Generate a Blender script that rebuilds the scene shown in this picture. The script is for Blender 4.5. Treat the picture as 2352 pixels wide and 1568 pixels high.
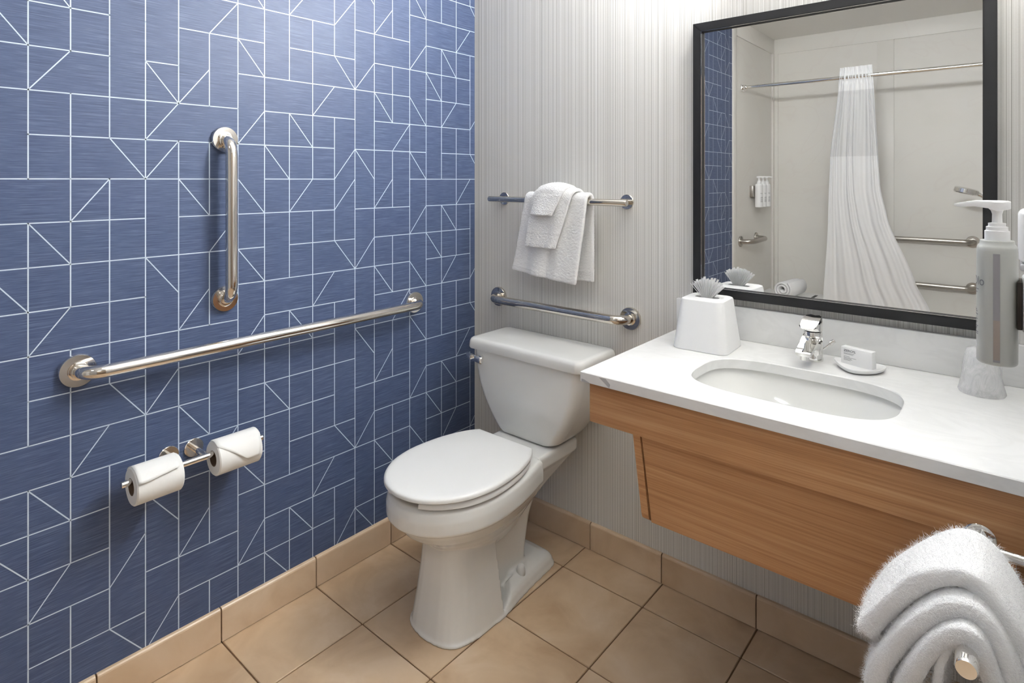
import bpy, bmesh, math, random
from mathutils import Vector, Matrix, noise
random.seed(7)
PI = math.pi
S = bpy.context.scene
for o in list(bpy.data.objects): bpy.data.objects.remove(o, do_unlink=True)
COL = S.collection

# ------------------------------------------------------------------ camera
cam_d = bpy.data.cameras.new('camera'); cam = bpy.data.objects.new('camera', cam_d); COL.objects.link(cam)
cam.location = (1.783, -1.852, 1.352)
cam.rotation_euler = (PI/2, 0, math.radians(40.316))
cam_d.sensor_width = 36; cam_d.lens = 36*1365.8/2352
cam_d.shift_y = -371.5/2352
cam_d.clip_start = 0.02
S.camera = cam
# ------------------------------------------------------------------ world, exposure
W = bpy.data.worlds.new('world'); S.world = W; W.use_nodes = True
W.node_tree.nodes['Background'].inputs[0].default_value = (0.9, 0.93, 1.0, 1)
W.node_tree.nodes['Background'].inputs[1].default_value = 0.3
S.view_settings.view_transform = 'Standard'; S.view_settings.look = 'None'
S.view_settings.exposure = 0.62; S.view_settings.gamma = 1.0; S.view_settings.use_curve_mapping = False
VANITY_E, CEIL_E, CEIL_E2, HALL_E = 215.0, 3.0, 12.0, 8.0
def area(name, loc, rot, sx, sy, power, col):
    d = bpy.data.lights.new(name, 'AREA'); d.shape = 'RECTANGLE'; d.size = sx; d.size_y = sy
    d.energy = power; d.color = col
    o = bpy.data.objects.new(name, d); COL.objects.link(o); o.location = loc; o.rotation_euler = rot
    return o

# room numbers (metres): blue wall x=0, striped wall y=0, right wall x=XW, shower front y=YS, shower back y=YB
XW, YS, YB, ZC = 1.83, -3.10, -4.17, 2.69

# ------------------------------------------------------------------ materials
def mat(name, col=(.8,.8,.8), rough=.5, metal=0., spec=.5, coat=0., sheen=0., trans=0., emit=None, es=0.):
    m = bpy.data.materials.new(name); m.use_nodes = True
    b = m.node_tree.nodes['Principled BSDF']
    b.inputs['Base Color'].default_value = (*col, 1); b.inputs['Roughness'].default_value = rough
    b.inputs['Metallic'].default_value = metal; b.inputs['Specular IOR Level'].default_value = spec
    b.inputs['Coat Weight'].default_value = coat; b.inputs['Sheen Weight'].default_value = sheen
    b.inputs['Transmission Weight'].default_value = trans
    if emit: b.inputs['Emission Color'].default_value = (*emit, 1); b.inputs['Emission Strength'].default_value = es
    return m
def srgb(r, g, b):
    f = lambda c: (c/255/12.92) if c/255 <= .04045 else ((c/255+.055)/1.055)**2.4
    return (f(r), f(g), f(b))
class NT:
    def __init__(s, m): s.t = m.node_tree; s.n = s.t.nodes; s.b = s.n['Principled BSDF']
    def new(s, typ, **kw):
        n = s.n.new(typ)
        for k, v in kw.items(): setattr(n, k, v)
        return n
    def link(s, a, b): s.t.links.new(a, b)
    def coords(s, scale, kind='Object', loc=(0,0,0)):
        tc = s.new('ShaderNodeTexCoord'); mp = s.new('ShaderNodeMapping')
        s.link(tc.outputs[kind], mp.inputs[0]); mp.inputs['Scale'].default_value = scale; mp.inputs['Location'].default_value = loc
        return mp.outputs[0]
    def noise(s, vec, scale=1., detail=2., rough=.5, dist=0.):
        n = s.new('ShaderNodeTexNoise'); s.link(vec, n.inputs['Vector'])
        n.inputs['Scale'].default_value = scale; n.inputs['Detail'].default_value = detail
        n.inputs['Roughness'].default_value = rough; n.inputs['Distortion'].default_value = dist
        return n.outputs['Fac']
    def ramp(s, fac, stops):
        r = s.new('ShaderNodeValToRGB'); s.link(fac, r.inputs[0]); e = r.color_ramp.elements
        while len(e) < len(stops): e.new(.5)
        for i, (p, c) in enumerate(stops): e[i].position = p; e[i].color = (*c, 1)
        return r.outputs[0]
    def mix(s, fac, a, b, mode='MIX'):
        m = s.new('ShaderNodeMix', data_type='RGBA', blend_type=mode)
        for sock, v in ((m.inputs['Factor'], fac), (m.inputs['A'], a), (m.inputs['B'], b)):
            if hasattr(v, 'links') or hasattr(v, 'is_linked'): s.link(v, sock)
            else: sock.default_value = v if not isinstance(v, tuple) else (*v, 1)
        return m.outputs['Result']
    def math(s, op, a, b=0.):
        m = s.new('ShaderNodeMath', operation=op)
        for i, v in enumerate((a, b)):
            if hasattr(v, 'is_linked'): s.link(v, m.inputs[i])
            else: m.inputs[i].default_value = v
        return m.outputs[0]
    def bump(s, h, strength=.2, dist=.001):
        b = s.new('ShaderNodeBump'); s.link(h, b.inputs['Height']); b.inputs['Strength'].default_value = strength
        b.inputs['Distance'].default_value = dist; s.link(b.outputs[0], s.b.inputs['Normal'])
    def color(s, c): s.link(c, s.b.inputs['Base Color'])

# blue brushed wallpaper
M_blue = mat('blue_wallpaper', rough=.48, spec=.42)
t = NT(M_blue)
n1 = t.noise(t.coords((1, 9, 620)), 1, 3, .6); n2 = t.noise(t.coords((1, 26, 1500), loc=(3,1,5)), 1, 2, .6)
n3 = t.noise(t.coords((1, 2.5, 9)), 1, 2)
f = t.math('ADD', t.math('MULTIPLY', n1, .6), t.math('MULTIPLY', n2, .4))
c = t.ramp(f, [(.32, srgb(38, 51, 79)), (.5, srgb(66, 82, 115)), (.68, srgb(108, 123, 150))])
t.color(t.mix(t.math('MULTIPLY', n3, .35), c, srgb(76, 84, 118)))
t.bump(f, .25, .0008)
M_line = mat('pale_line_print', srgb(202, 215, 228), .45)
# striped wallpaper
def stripes(name, ax):
    def v(a, b): return (a, 1, b) if ax == 'x' else (1, a, b)
    m = mat(name, rough=.6, spec=.3)
    t = NT(m)
    a1 = t.noise(t.coords(v(250, .05)), 1, 2, .6); a2 = t.noise(t.coords(v(640, .12), loc=(7,0,0)), 1, 1, .5); a3 = t.noise(t.coords(v(48, .02), loc=(2,0,3)), 1, 1)
    dots = t.noise(t.coords(v(300, 240), loc=(1,0,8)), 1, 1)
    f = t.math('ADD', t.math('MULTIPLY', a1, .5), t.math('MULTIPLY', a2, .5))
    c = t.ramp(f, [(.36, srgb(138, 136, 131)), (.44, srgb(196, 194, 189)), (.50, srgb(226, 224, 220)), (.57, srgb(243, 242, 240))])
    c = t.mix(t.math('MULTIPLY', t.ramp(a3, [(.42, (0,0,0)), (.62, (1,1,1))]), .5), c, srgb(222, 220, 215))
    c = t.mix(t.math('MULTIPLY', dots, .14), c, srgb(150, 147, 142))
    t.color(c); t.bump(f, .2, .0012)
    return m
M_stripe, M_stripe2 = stripes('striped_wallpaper', 'x'), stripes('striped_wallpaper_side', 'y')
# tiles
def tile_mat(name, c1, c2, c3):
    m = mat(name, rough=.32, spec=.45); t = NT(m)
    oi = t.new('ShaderNodeObjectInfo')
    tc = t.new('ShaderNodeTexCoord'); add = t.new('ShaderNodeVectorMath', operation='ADD')
    mul = t.new('ShaderNodeVectorMath', operation='SCALE'); t.link(oi.outputs['Location'], mul.inputs[0]); mul.inputs['Scale'].default_value = 5.3
    t.link(tc.outputs['Object'], add.inputs[0]); t.link(mul.outputs[0], add.inputs[1])
    na = t.noise(add.outputs[0], 5.5, 4, .55, .6); nb = t.noise(add.outputs[0], 60, 3, .6)
    c = t.ramp(na, [(.30, c1), (.52, c2), (.74, c3)])
    c = t.mix(t.math('MULTIPLY', nb, .16), c, c1)
    rnd = t.math('MULTIPLY', oi.outputs['Random'], .22)
    t.color(t.mix(rnd, c, c1)); t.bump(na, .06, .002)
    return m
M_tile = tile_mat('beige_floor_tile', srgb(184, 156, 126), srgb(206, 180, 150), srgb(220, 198, 172))
M_btile = tile_mat('beige_baseboard_tile', srgb(200, 173, 143), srgb(217, 193, 165), srgb(226, 205, 180))
M_grout = mat('brown_grout', srgb(116, 88, 62), .9)
t = NT(M_grout); t.bump(t.noise(t.coords((300,300,300)), 1, 2), .3, .001)
# woods
def wood(name, dark, mid, light, sc=(1.6, 60, 60)):
    m = mat(name, rough=.42, spec=.4); t = NT(m)
    a = t.noise(t.coords(sc), 1, 4, .62, .15); b = t.noise(t.coords((sc[0]*2.2, sc[1]*5, sc[2]*5), loc=(4,2,1)), 1, 2, .6)
    c0 = t.noise(t.coords((sc[0]*.6, sc[1]*.12, sc[2]*.12)), 1, 2)
    f = t.math('ADD', t.math('MULTIPLY', a, .55), t.math('MULTIPLY', b, .45))
    c = t.ramp(f, [(.28, dark), (.48, mid), (.70, light)])
    t.color(t.mix(t.math('MULTIPLY', c0, .35), c, dark)); t.bump(f, .12, .0008)
    return m
M_wood = wood('oak_veneer', srgb(154, 106, 68), srgb(198, 148, 102), srgb(222, 178, 134))
M_door = wood('brown_door_wood', srgb(96, 66, 42), srgb(128, 92, 60), srgb(150, 112, 78), (40, 40, 1.6))
# whites, metals, misc
M_porc = mat('white_porcelain', srgb(232, 232, 229), .1, coat=.3)
M_seat = mat('white_seat_plastic', srgb(234, 234, 232), .28)
M_quartz = mat('white_quartz', rough=.22, spec=.5)
t = NT(M_quartz); nv = t.noise(t.coords((5, 9, 9), loc=(.3,.1,.2)), 1, 3, .6, 1.5)
t.color(t.ramp(nv, [(.40, srgb(236, 236, 235)), (.5, srgb(232, 232, 231)), (.6, srgb(237, 237, 236))]))
M_chrome = mat('polished_chrome', (.86, .85, .83), .04, 1.)
M_steel = mat('polished_steel', (.80, .76, .71), .10, 1.)
M_nickel = mat('polished_nickel', (.66, .62, .56), .06, 1.)
M_silver = mat('satin_silver', srgb(196, 197, 200), .4, .4)
M_brush = mat('brushed_steel', (.46, .435, .40), .30, 1.)
M_black = mat('black_frame', srgb(36, 36, 38), .5, spec=.3)
M_dark = mat('dark_parts_and_gap_shade', srgb(40, 32, 26), .8)
M_glass = mat('mirror_silver', (.94, .95, .945), .0, 1.)
M_plastic = mat('white_plastic', srgb(238, 238, 238), .35)
M_matte = mat('white_matte_box', srgb(240, 240, 240), .55)
M_paper = mat('white_paper', srgb(240, 240, 238), .85)
t = NT(M_paper); t.bump(t.noise(t.coords((260,260,260)), 1, 2), .15, .0006)
M_tissue = mat('thin_tissue', srgb(246, 246, 246), .9)
M_core = mat('cardboard_core', srgb(120, 100, 84), .9)
M_print = mat('grey_print', srgb(128, 128, 132), .7)
M_bottle = mat('grey_bottle_plastic', srgb(182, 184, 180), .3)
M_window = mat('translucent_window', srgb(150, 148, 152), .25)
M_amber = mat('soap_level', srgb(160, 148, 140), .25)
M_paint = mat('white_ceiling_paint', srgb(236, 234, 229), .8)
M_hall = mat('hall_paint', srgb(205, 190, 170), .8)
M_surround = mat('shower_surround', rough=.42, spec=.4)
t = NT(M_surround); nv = t.noise(t.coords((.8, .8, 1.1)), 1, 3, .6, 1.2)
t.color(t.ramp(nv, [(.3, srgb(221, 218, 211)), (.49, srgb(224, 221, 215)), (.5, srgb(222, 218, 212)), (.515, srgb(224, 221, 215)), (.8, srgb(226, 224, 218))]))
M_towel = mat('white_terry', srgb(251, 251, 251), .95, sheen=.3)
t = NT(M_towel); na = t.noise(t.coords((420,420,420)), 1, 3, .7); nb = t.noise(t.coords((60,60,60)), 1, 2)
t.bump(t.math('ADD', na, nb), .6, .004)
M_hem = mat('white_hem_weave', srgb(238, 238, 238), .8, sheen=.2)
t = NT(M_hem); t.bump(t.noise(t.coords((700,700,160)), 1, 2), .4, .001)
M_cloth = mat('white_curtain_cloth', srgb(244, 244, 244), .8, sheen=.2)
t = NT(M_cloth); t.b.inputs['Transmission Weight'].default_value = 0.0; t.bump(t.noise(t.coords((30,30,14)), 1, 3), .25, .004)
def translucent(m, f):
    t = NT(m); tr = t.new('ShaderNodeBsdfTranslucent'); tr.inputs[0].default_value = (.97, .97, .97, 1); mx = t.new('ShaderNodeMixShader'); mx.inputs[0].default_value = f
    out = t.n['Material Output']; t.link(t.b.outputs[0], mx.inputs[1]); t.link(tr.outputs[0], mx.inputs[2]); t.link(mx.outputs[0], out.inputs[0])
translucent(M_cloth, .3); translucent(M_tissue, .5)
M_sheer = mat('sheer_curtain_mesh', srgb(222, 222, 222), .75)
translucent(M_sheer, .35)
def clear(name, f, bumpy):
    m = mat(name, (1, 1, 1), .2, coat=.3); t = NT(m)
    tr = t.new('ShaderNodeBsdfTransparent'); mx = t.new('ShaderNodeMixShader'); out = t.n['Material Output']
    if bumpy:
        nz = t.noise(t.coords((45, 45, 22)), 1, 4, .7, 2.5); t.bump(nz, .35, .006)
        t.link(t.ramp(nz, [(.35, (f-.04,)*3), (.62, (f+.08,)*3)]), mx.inputs[0])
    else: mx.inputs[0].default_value = f
    t.link(tr.outputs[0], mx.inputs[1]); t.link(t.b.outputs[0], mx.inputs[2]); t.link(mx.outputs[0], out.inputs[0])
    return m
M_wrap = clear('clear_plastic_wrap', .42, True); M_cup = clear('clear_cup_plastic', .30, False)
M_lamp = mat('lamp_diffuser', (1,1,1), .5, emit=(.97, .985, 1.0), es=VANITY_E)
M_ceil = mat('ceiling_fill_diffuser', (1,1,1), .5, emit=(.96, .98, 1.0), es=CEIL_E)
M_ceil2 = mat('bright_ceiling_fill_diffuser', (1,1,1), .5, emit=(.96, .98, 1.0), es=CEIL_E2)

# ------------------------------------------------------------------ mesh helpers
def link(name, me, m=None, parent=None, smooth=False):
    o = bpy.data.objects.new(name, me); COL.objects.link(o)
    if m:
        if isinstance(m, (list, tuple)):
            for k in m: me.materials.append(k)
        else: me.materials.append(m)
    if parent: o.parent = parent
    if smooth is not False:
        for p in me.polygons: p.use_smooth = True
        if smooth is not True:
            me.set_sharp_from_angle(angle=math.radians(smooth))
    return o
def build(name, bm, m=None, parent=None, smooth=False):
    me = bpy.data.meshes.new(name); bmesh.ops.recalc_face_normals(bm, faces=bm.faces); bm.to_mesh(me); bm.free()
    return link(name, me, m, parent, smooth)
def thing(name, label, cat, loc=(0,0,0), rz=0, group=None):
    o = bpy.data.objects.new(name, None); COL.objects.link(o); o.location = loc; o.rotation_euler = (0,0,rz)
    o.empty_display_size = .05
    return tag(o, label, cat, group)
def tag(o, label, cat, group=None):
    o['label'] = label; o['category'] = cat
    if group: o['group'] = group
    return o
def struct(o, label=None):
    o['kind'] = 'structure'
    if label: o['label'] = label
    return o
def bx(bm, x0, x1, y0, y1, z0, z1, bev=0., seg=2):
    r = bmesh.ops.create_cube(bm, size=1); v = r['verts']
    for q in v: q.co = Vector((x0 + (q.co.x+.5)*(x1-x0), y0 + (q.co.y+.5)*(y1-y0), z0 + (q.co.z+.5)*(z1-z0)))
    if bev > 0:
        es = {e for q in v for e in q.link_edges}
        bmesh.ops.bevel(bm, geom=list(es), offset=bev, segments=seg, affect='EDGES', profile=.5)
    return v
def box(name, x0, x1, y0, y1, z0, z1, m, parent=None, bev=0., seg=2):
    bm = bmesh.new(); bx(bm, x0, x1, y0, y1, z0, z1, bev, seg)
    return build(name, bm, m, parent, 40 if bev else False)
def loft(bm, rings, caps=(True, True), closed=True):
    V = [[bm.verts.new(p) for p in r] for r in rings]; n = len(V[0])
    for a, b in zip(V, V[1:]):
        for i in range(n if closed else n-1):
            j = (i+1) % n
            try: bm.faces.new((a[i], a[j], b[j], b[i]))
            except ValueError: pass
    if caps[0]: bm.faces.new(V[0])
    if caps[1]: bm.faces.new(V[-1])
    return V
def tube(bm, pts, r, n=16, caps=True):
    pts = [Vector(p) for p in pts]; rings = []
    T0 = (pts[1]-pts[0]).normalized(); up = Vector((0,0,1)) if abs(T0.z) < .9 else Vector((1,0,0))
    N = T0.cross(up).normalized()
    for i, p in enumerate(pts):
        T = ((pts[min(i+1, len(pts)-1)] - pts[max(i-1, 0)])).normalized()
        N = (N - T*N.dot(T)).normalized(); B = T.cross(N)
        rr = r[i] if isinstance(r, (list, tuple)) else r
        rings.append([p + (N*math.cos(2*PI*k/n) + B*math.sin(2*PI*k/n))*rr for k in range(n)])
    loft(bm, rings, (caps, caps))
def lathe(bm, prof, n=32, origin=(0,0,0), axis='z'):
    O = Vector(origin); rings = []
    for r, h in prof:
        ring = []
        for k in range(n):
            a = 2*PI*k/n; c, s = math.cos(a)*r, math.sin(a)*r
            v = {'z': (c, s, h), 'x': (h, c, s), 'y': (c, h, s)}[axis]
            ring.append(O + Vector(v))
        rings.append(ring)
    loft(bm, rings)
def arc(p0, p1, p2, n=8):
    p0, p1, p2 = map(Vector, (p0, p1, p2))
    return [p0*(1-t)**2 + p1*2*t*(1-t) + p2*t*t for t in [i/n for i in range(n+1)]]
def rrect(hx, hy, r, n=6, cx=0, cy=0):
    out = []
    for (sx, sy, a0) in ((1,1,0), (-1,1,PI/2), (-1,-1,PI), (1,-1,1.5*PI)):
        for k in range(n+1):
            a = a0 + PI/2*k/n
            out.append((cx + sx*(hx-r) + r*math.cos(a), cy + sy*(hy-r) + r*math.sin(a)))
    return out
def superell(hx, hy, e, n=64, cx=0, cy=0):
    out = []
    for k in range(n):
        a = 2*PI*k/n; c, s = math.cos(a), math.sin(a)
        out.append((cx + hx*math.copysign(abs(c)**(2/e), c), cy + hy*math.copysign(abs(s)**(2/e), s)))
    return out
def text(name, body, size, m, parent, matrix, extrude=.0002):
    cu = bpy.data.curves.new(name, 'FONT'); cu.body = body; cu.size = size; cu.extrude = extrude
    o = bpy.data.objects.new(name + '_tmp', cu); COL.objects.link(o)
    bpy.context.view_layer.update()
    me = bpy.data.meshes.new_from_object(o.evaluated_get(bpy.context.evaluated_depsgraph_get()))
    bpy.data.objects.remove(o, do_unlink=True); bpy.data.curves.remove(cu)
    me.transform(matrix); me.materials.clear()
    return link(name, me, m, parent)
def baked(o):
    bpy.context.view_layer.update()
    me = bpy.data.meshes.new_from_object(o.evaluated_get(bpy.context.evaluated_depsgraph_get()))
    o.modifiers.clear(); o.data = me
    for p in me.polygons: p.use_smooth = True
    return o
def copy_tree(o, parent=None):
    c = o.copy(); COL.objects.link(c)
    if parent: c.parent = parent
    for ch in list(o.children): copy_tree(ch, c)
    return c

# ================================================================== room shell
TP_, GX, GY = .308, .8561*.308, -.4858*.308     # tile pitch, a grid node near the toilet
GXn = 1.8561*.308
fl = struct(box('floor', -.0, XW, YS, 0, -.05, -.004, M_grout))
g = .0021
tile_cache = {}
def tile_piece(name, lx, ly, lz, m, bev):
    k = (round(lx, 4), round(ly, 4), round(lz, 4), m.name)
    if k not in tile_cache:
        bm = bmesh.new(); bx(bm, -lx/2, lx/2, -ly/2, ly/2, -lz/2, lz/2, bev, 1)
        me = bpy.data.meshes.new(name); bm.to_mesh(me); bm.free(); me.materials.append(m); tile_cache[k] = me
    return tile_cache[k]
for i in range(-3, 6):
    for j in range(-11, 3):
        x0, x1 = GXn + i*TP_ + g, GXn + (i+1)*TP_ - g; y0, y1 = GY + j*TP_ + g, GY + (j+1)*TP_ - g
        x0, x1, y0, y1 = max(x0, .0), min(x1, XW), max(y0, YS), min(y1, 0)
        if x1-x0 < .01 or y1-y0 < .01: continue
        o = bpy.data.objects.new('tile', tile_piece('tile', x1-x0, y1-y0, .01, M_tile, .0016)); COL.objects.link(o)
        o.parent = fl; o.location = ((x0+x1)/2, (y0+y1)/2, -.005 + random.uniform(-.0003, .0003))
# walls
wl = struct(box('wall_left', -.1, 0, YS, .1, 0, ZC, M_blue), 'blue wallpapered wall with pale geometric line pattern')
struct(box('wall_back', 0, XW, 0, .1, 0, ZC, M_stripe), 'striped grey and cream wallpapered wall')
bm = bmesh.new()
DY0, DY1, DZ = -2.35, -1.40, 2.08
bx(bm, XW, XW+.1, DY1, .1, 0, ZC); bx(bm, XW, XW+.1, YS, DY0, 0, ZC); bx(bm, XW, XW+.1, DY0, DY1, DZ, ZC)
struct(build('wall_right', bm, M_stripe2))
struct(box('ceiling', -.1, XW+.1, YB-.1, .1, ZC, ZC+.1, M_paint))
# baseboards of tile
def baseboard(name, run, joints, along):
    root = struct(box(name, *run, M_grout))
    for a, b in zip(joints, joints[1:]):
        a2, b2 = a + g, b - g; L = b2-a2
        bm = bmesh.new()
        if along == 'y':
            ring = [(0,0,.002), (.0125,0,.002), (.0125,0,.092), (.0112,0,.0955), (.008,0,.0985), (.004,0,.099), (0,0,.099)]
            loft(bm, [[Vector(p)+Vector((0,a2,0)) for p in ring], [Vector(p)+Vector((0,b2,0)) for p in ring]])
            cen = Vector((0, (a2+b2)/2, 0))
        else:
            ring = [(0,0,.002), (0,-.0125,.002), (0,-.0125,.092), (0,-.0112,.0955), (0,-.008,.0985), (0,-.004,.099), (0,0,.099)]
            loft(bm, [[Vector(p)+Vector((a2,0,0)) for p in ring], [Vector(p)+Vector((b2,0,0)) for p in ring]])
            cen = Vector(((a2+b2)/2, 0, 0))
        for v in bm.verts: v.co -= cen
        o = build('tile', bm, M_btile, root); o.location = cen
    return root
jy = [YS] + [-4.4981*TP_ + k*TP_*1.0023 for k in range(-5, 5)] + [-.0135]
jy = [v for v in jy if YS <= v <= -.013]
baseboard('baseboard_left', (0, .006, YS, -.0135, 0, .097), jy, 'y')
jx = [0, .31, 1.935*TP_] + [(1.8474+k)*TP_ for k in range(1, 5)] + [XW]
baseboard('baseboard_back', (.0, XW, -.006, 0, 0, .097), jx, 'x')
# door frame in the right wall (beside the camera) and the hall beyond
bm = bmesh.new()
bx(bm, XW-.012, XW+.112, DY1, DY1+.06, 0, DZ+.06, .003); bx(bm, XW-.012, XW+.112, DY0-.06, DY0, 0, DZ+.06, .003); bx(bm, XW-.012, XW+.112, DY0, DY1, DZ, DZ+.06, .003)
struct(build('trim_1', bm, M_paint))
struct(box('floor_hall', XW, 3.3, -3.2, -.4, -.06, -.006, M_door)); struct(box('ceiling_hall', XW+.1, 3.3, -3.2, -.4, 2.45, 2.5, M_paint))
bm = bmesh.new(); bx(bm, 3.2, 3.3, -3.2, -.4, 0, 2.45); bx(bm, XW+.1, 3.2, -.5, -.4, 0, 2.45); bx(bm, XW+.1, 3.2, -3.2, -3.1, 0, 2.45)
struct(build('wall_hall', bm, M_hall))
# shower alcove (seen in the mirror)
struct(box('floor_shower', 0, XW, YB, YS, -.05, -.002, M_surround))
ws = struct(box('wall_shower_back', -.1, XW+.1, YB-.1, YB, 0, ZC, M_surround), 'cream shower surround wall')
we = struct(box('wall_shower_left', -.1, 0, YB, YS, 0, ZC, M_surround)); wr = struct(box('wall_shower_right', XW, XW+.1, YB, YS, 0, ZC, M_surround))
def batten(par, *a): return box('batten', *a, M_surround, par, .0012)
batten(ws, 0, XW, YB, YB+.012, ZC-.14, ZC); batten(ws, .862, .985, YB, YB+.010, 0, ZC-.14); batten(ws, 0, .045, YB, YB+.014, 0, ZC-.14)
batten(we, 0, .012, YB, YS-.05, ZC-.14, ZC); batten(we, 0, .014, YB, YB+.06, 0, ZC-.14)
struct(box('trim_2', 0, .012, YS-.06, YS+.025, 0, ZC, M_surround, None, .004))

# ------------------------------------------------------------------ printed line pattern on the blue wall
GW, GH, Y0, Z0 = .0828648, .1054968, -1.5202, 1.35394
def rng(*a):
    s = set()
    for q in a:
        if isinstance(q, tuple): s |= set(range(q[0], q[1]+1))
        else: s.add(q)
    return s
HR = {-7: rng((16,18)), -6: rng((14,18)), -5: rng((5,9),(11,13),(15,18)), -4: rng(0,1,(4,6),(8,10),(12,17)),
 -3: rng((-1,1),3,(6,13),(15,17)), -2: rng((-1,5),(7,10),(12,17)), -1: rng((0,9),(11,14),(16,18)), 0: rng((-1,5),(7,9),(14,18)),
 1: rng((-1,2),(4,9),(11,13),(15,18)), 2: rng((-1,6),(8,10),(12,17)), 3: rng((-1,2),(6,13),(15,17)), 4: rng((-1,5),(7,10),(12,17)),
 5: rng((0,2),(4,9),(11,14),(16,18)), 6: rng((-1,4),(6,10),(14,18)), 7: rng((-1,2),(4,9),(11,13),(15,17)),
 8: rng((-1,1),3,4,6,(8,10),(12,17)), 9: rng((-1,1),(6,13),(15,17)), 10: rng((-1,1),(3,5),(7,10),(12,13),16,17), 11: rng((0,2),(4,9),11,12)}
VA = {0: {0,6}, 1: {-3,3,9}, 2: {-1,5,6,11}, 4: {-2}, 5: {-5,-2,1,4,7,10}, 8: {-3,3,9}, 9: {-6,0}, 10: {-4,-3,2,3,8,9},
 13: {-5,-2,1,4,7,10}, 16: {-6,0,6}, 17: {-3,3,9}, 18: {-7,-6,-1,0,5,6}}
DB = {(-1,-4),(0,-5),(3,-3),(2,-1),(4,0),(6,-4),(6,0),(0,1),(6,-6),(11,-7),(14,-7),(18,-7),(16,-5),(10,-4),(15,-4),(8,-2),(12,-3),(14,-3),
 (7,-1),(11,-1),(14,-1),(18,-1),(16,1),(-1,2),(3,2),(2,5),(4,6),(6,2),(8,4),(10,2),(12,3),(14,3),(15,2),(14,5),(18,5),(11,5),(16,7),(15,8),
 (7,6),(10,8),(12,9),(14,9),(0,7),(-1,8),(3,8),(2,11),(6,8),(8,10),(11,11),(7,11)}
DF = {(0,-3),(5,-5),(4,-3),(3,-2),(3,-1),(1,0),(6,-2),(8,-6),(10,-6),(12,-6),(17,-6),(14,-5),(11,-4),(16,-3),(18,-3),(9,-3),(13,-2),(10,-1),
 (8,0),(10,0),(12,0),(17,0),(14,1),(0,3),(4,3),(5,1),(3,5),(6,4),(1,6),(5,7),(9,3),(11,2),(16,3),(18,3),(13,4),(12,6),(17,6),(14,7),(16,9),
 (18,9),(11,8),(0,9),(2,9),(4,9),(3,11),(6,10),(9,9),(10,11)}
def seen(c, r):
    if c < -1 or c > 18: return False
    lo = -5 if c < 5 else -6 if c < 14 else -7
    hi = 11 if c < 12 else 9
    return lo <= r <= hi
def canon(c, r):
    if seen(c, r) and c >= 0: return c, r
    k = c // 8; return c - 8*k, (r - 3*k + 1) % 6 - 1
def hasH(c, r): c, r = (c, r) if (c == -1 and seen(c, r)) else canon(c, r); return c in HR.get(r, ())
def hasV(c, r): c, r = canon(c, r); return r not in VA.get(c, ())
def hasB(c, r): c, r = (c, r) if (c == -1 and seen(c, r)) else canon(c, r); return (c, r) in DB
def hasF(c, r): c, r = canon(c, r); return (c, r) in DF
bm = bmesh.new()
def seg(c0, r0, c1, r1, w=.0029):
    y0, z0, y1, z1 = Y0+c0*GW, Z0-r0*GH, Y0+c1*GW, Z0-r1*GH
    d = Vector((0, y1-y0, z1-z0))
    # clip to wall
    for (lo, hi, k) in ((YS, 0, 1), (.095, ZC, 2)):
        a, b = (y0, y1) if k == 1 else (z0, z1)
        if max(a, b) < lo or min(a, b) > hi: return
    def cl(y, z, yo, zo):
        t_ = 1.
        for (lo, hi, p, q) in ((YS, 0, yo, y), (.095, ZC, zo, z)):
            if q < lo and q != p: t_ = min(t_, (lo-p)/(q-p))
            if q > hi and q != p: t_ = min(t_, (hi-p)/(q-p))
        return yo+(y-yo)*t_, zo+(z-zo)*t_
    ym, zm = min(max((y0+y1)/2, YS), 0), min(max((z0+z1)/2, .095), ZC)
    if c0 != c1 and r0 != r1:
        tm = .5
        for q in (.5, .25, .75, .1, .9):
            yy, zz = y0+(y1-y0)*q, z0+(z1-z0)*q
            if YS <= yy <= 0 and .095 <= zz <= ZC: ym, zm = yy, zz; break
        else: return
    y0, z0 = cl(y0, z0, ym, zm); y1, z1 = cl(y1, z1, ym, zm)
    d = Vector((0, y1-y0, z1-z0))
    if d.length < 1e-4: return
    d.normalize(); n_ = Vector((0, -d.z, d.y))*w/2; e = d*w*.4
    p, q = Vector((.0004, y0, z0)) - e, Vector((.0004, y1, z1)) + e
    for v in (p, q): v.y = min(max(v.y, YS), -.0005)
    bm.faces.new([bm.verts.new(v) for v in (p-n_, q-n_, q+n_, p+n_)])
for c in range(-20, 19):
    for r in range(-13, 13):
        if hasH(c, r): seg(c, r, c+1, r)
        if hasV(c, r): seg(c, r, c, r+1)
        if hasB(c, r): seg(c, r, c+1, r+1, .0027)
        if hasF(c, r): seg(c, r+1, c+1, r, .0027)
me = bpy.data.meshes.new('printed_lines'); bm.to_mesh(me); bm.free(); link('printed_lines', me, M_line, wl)

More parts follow.
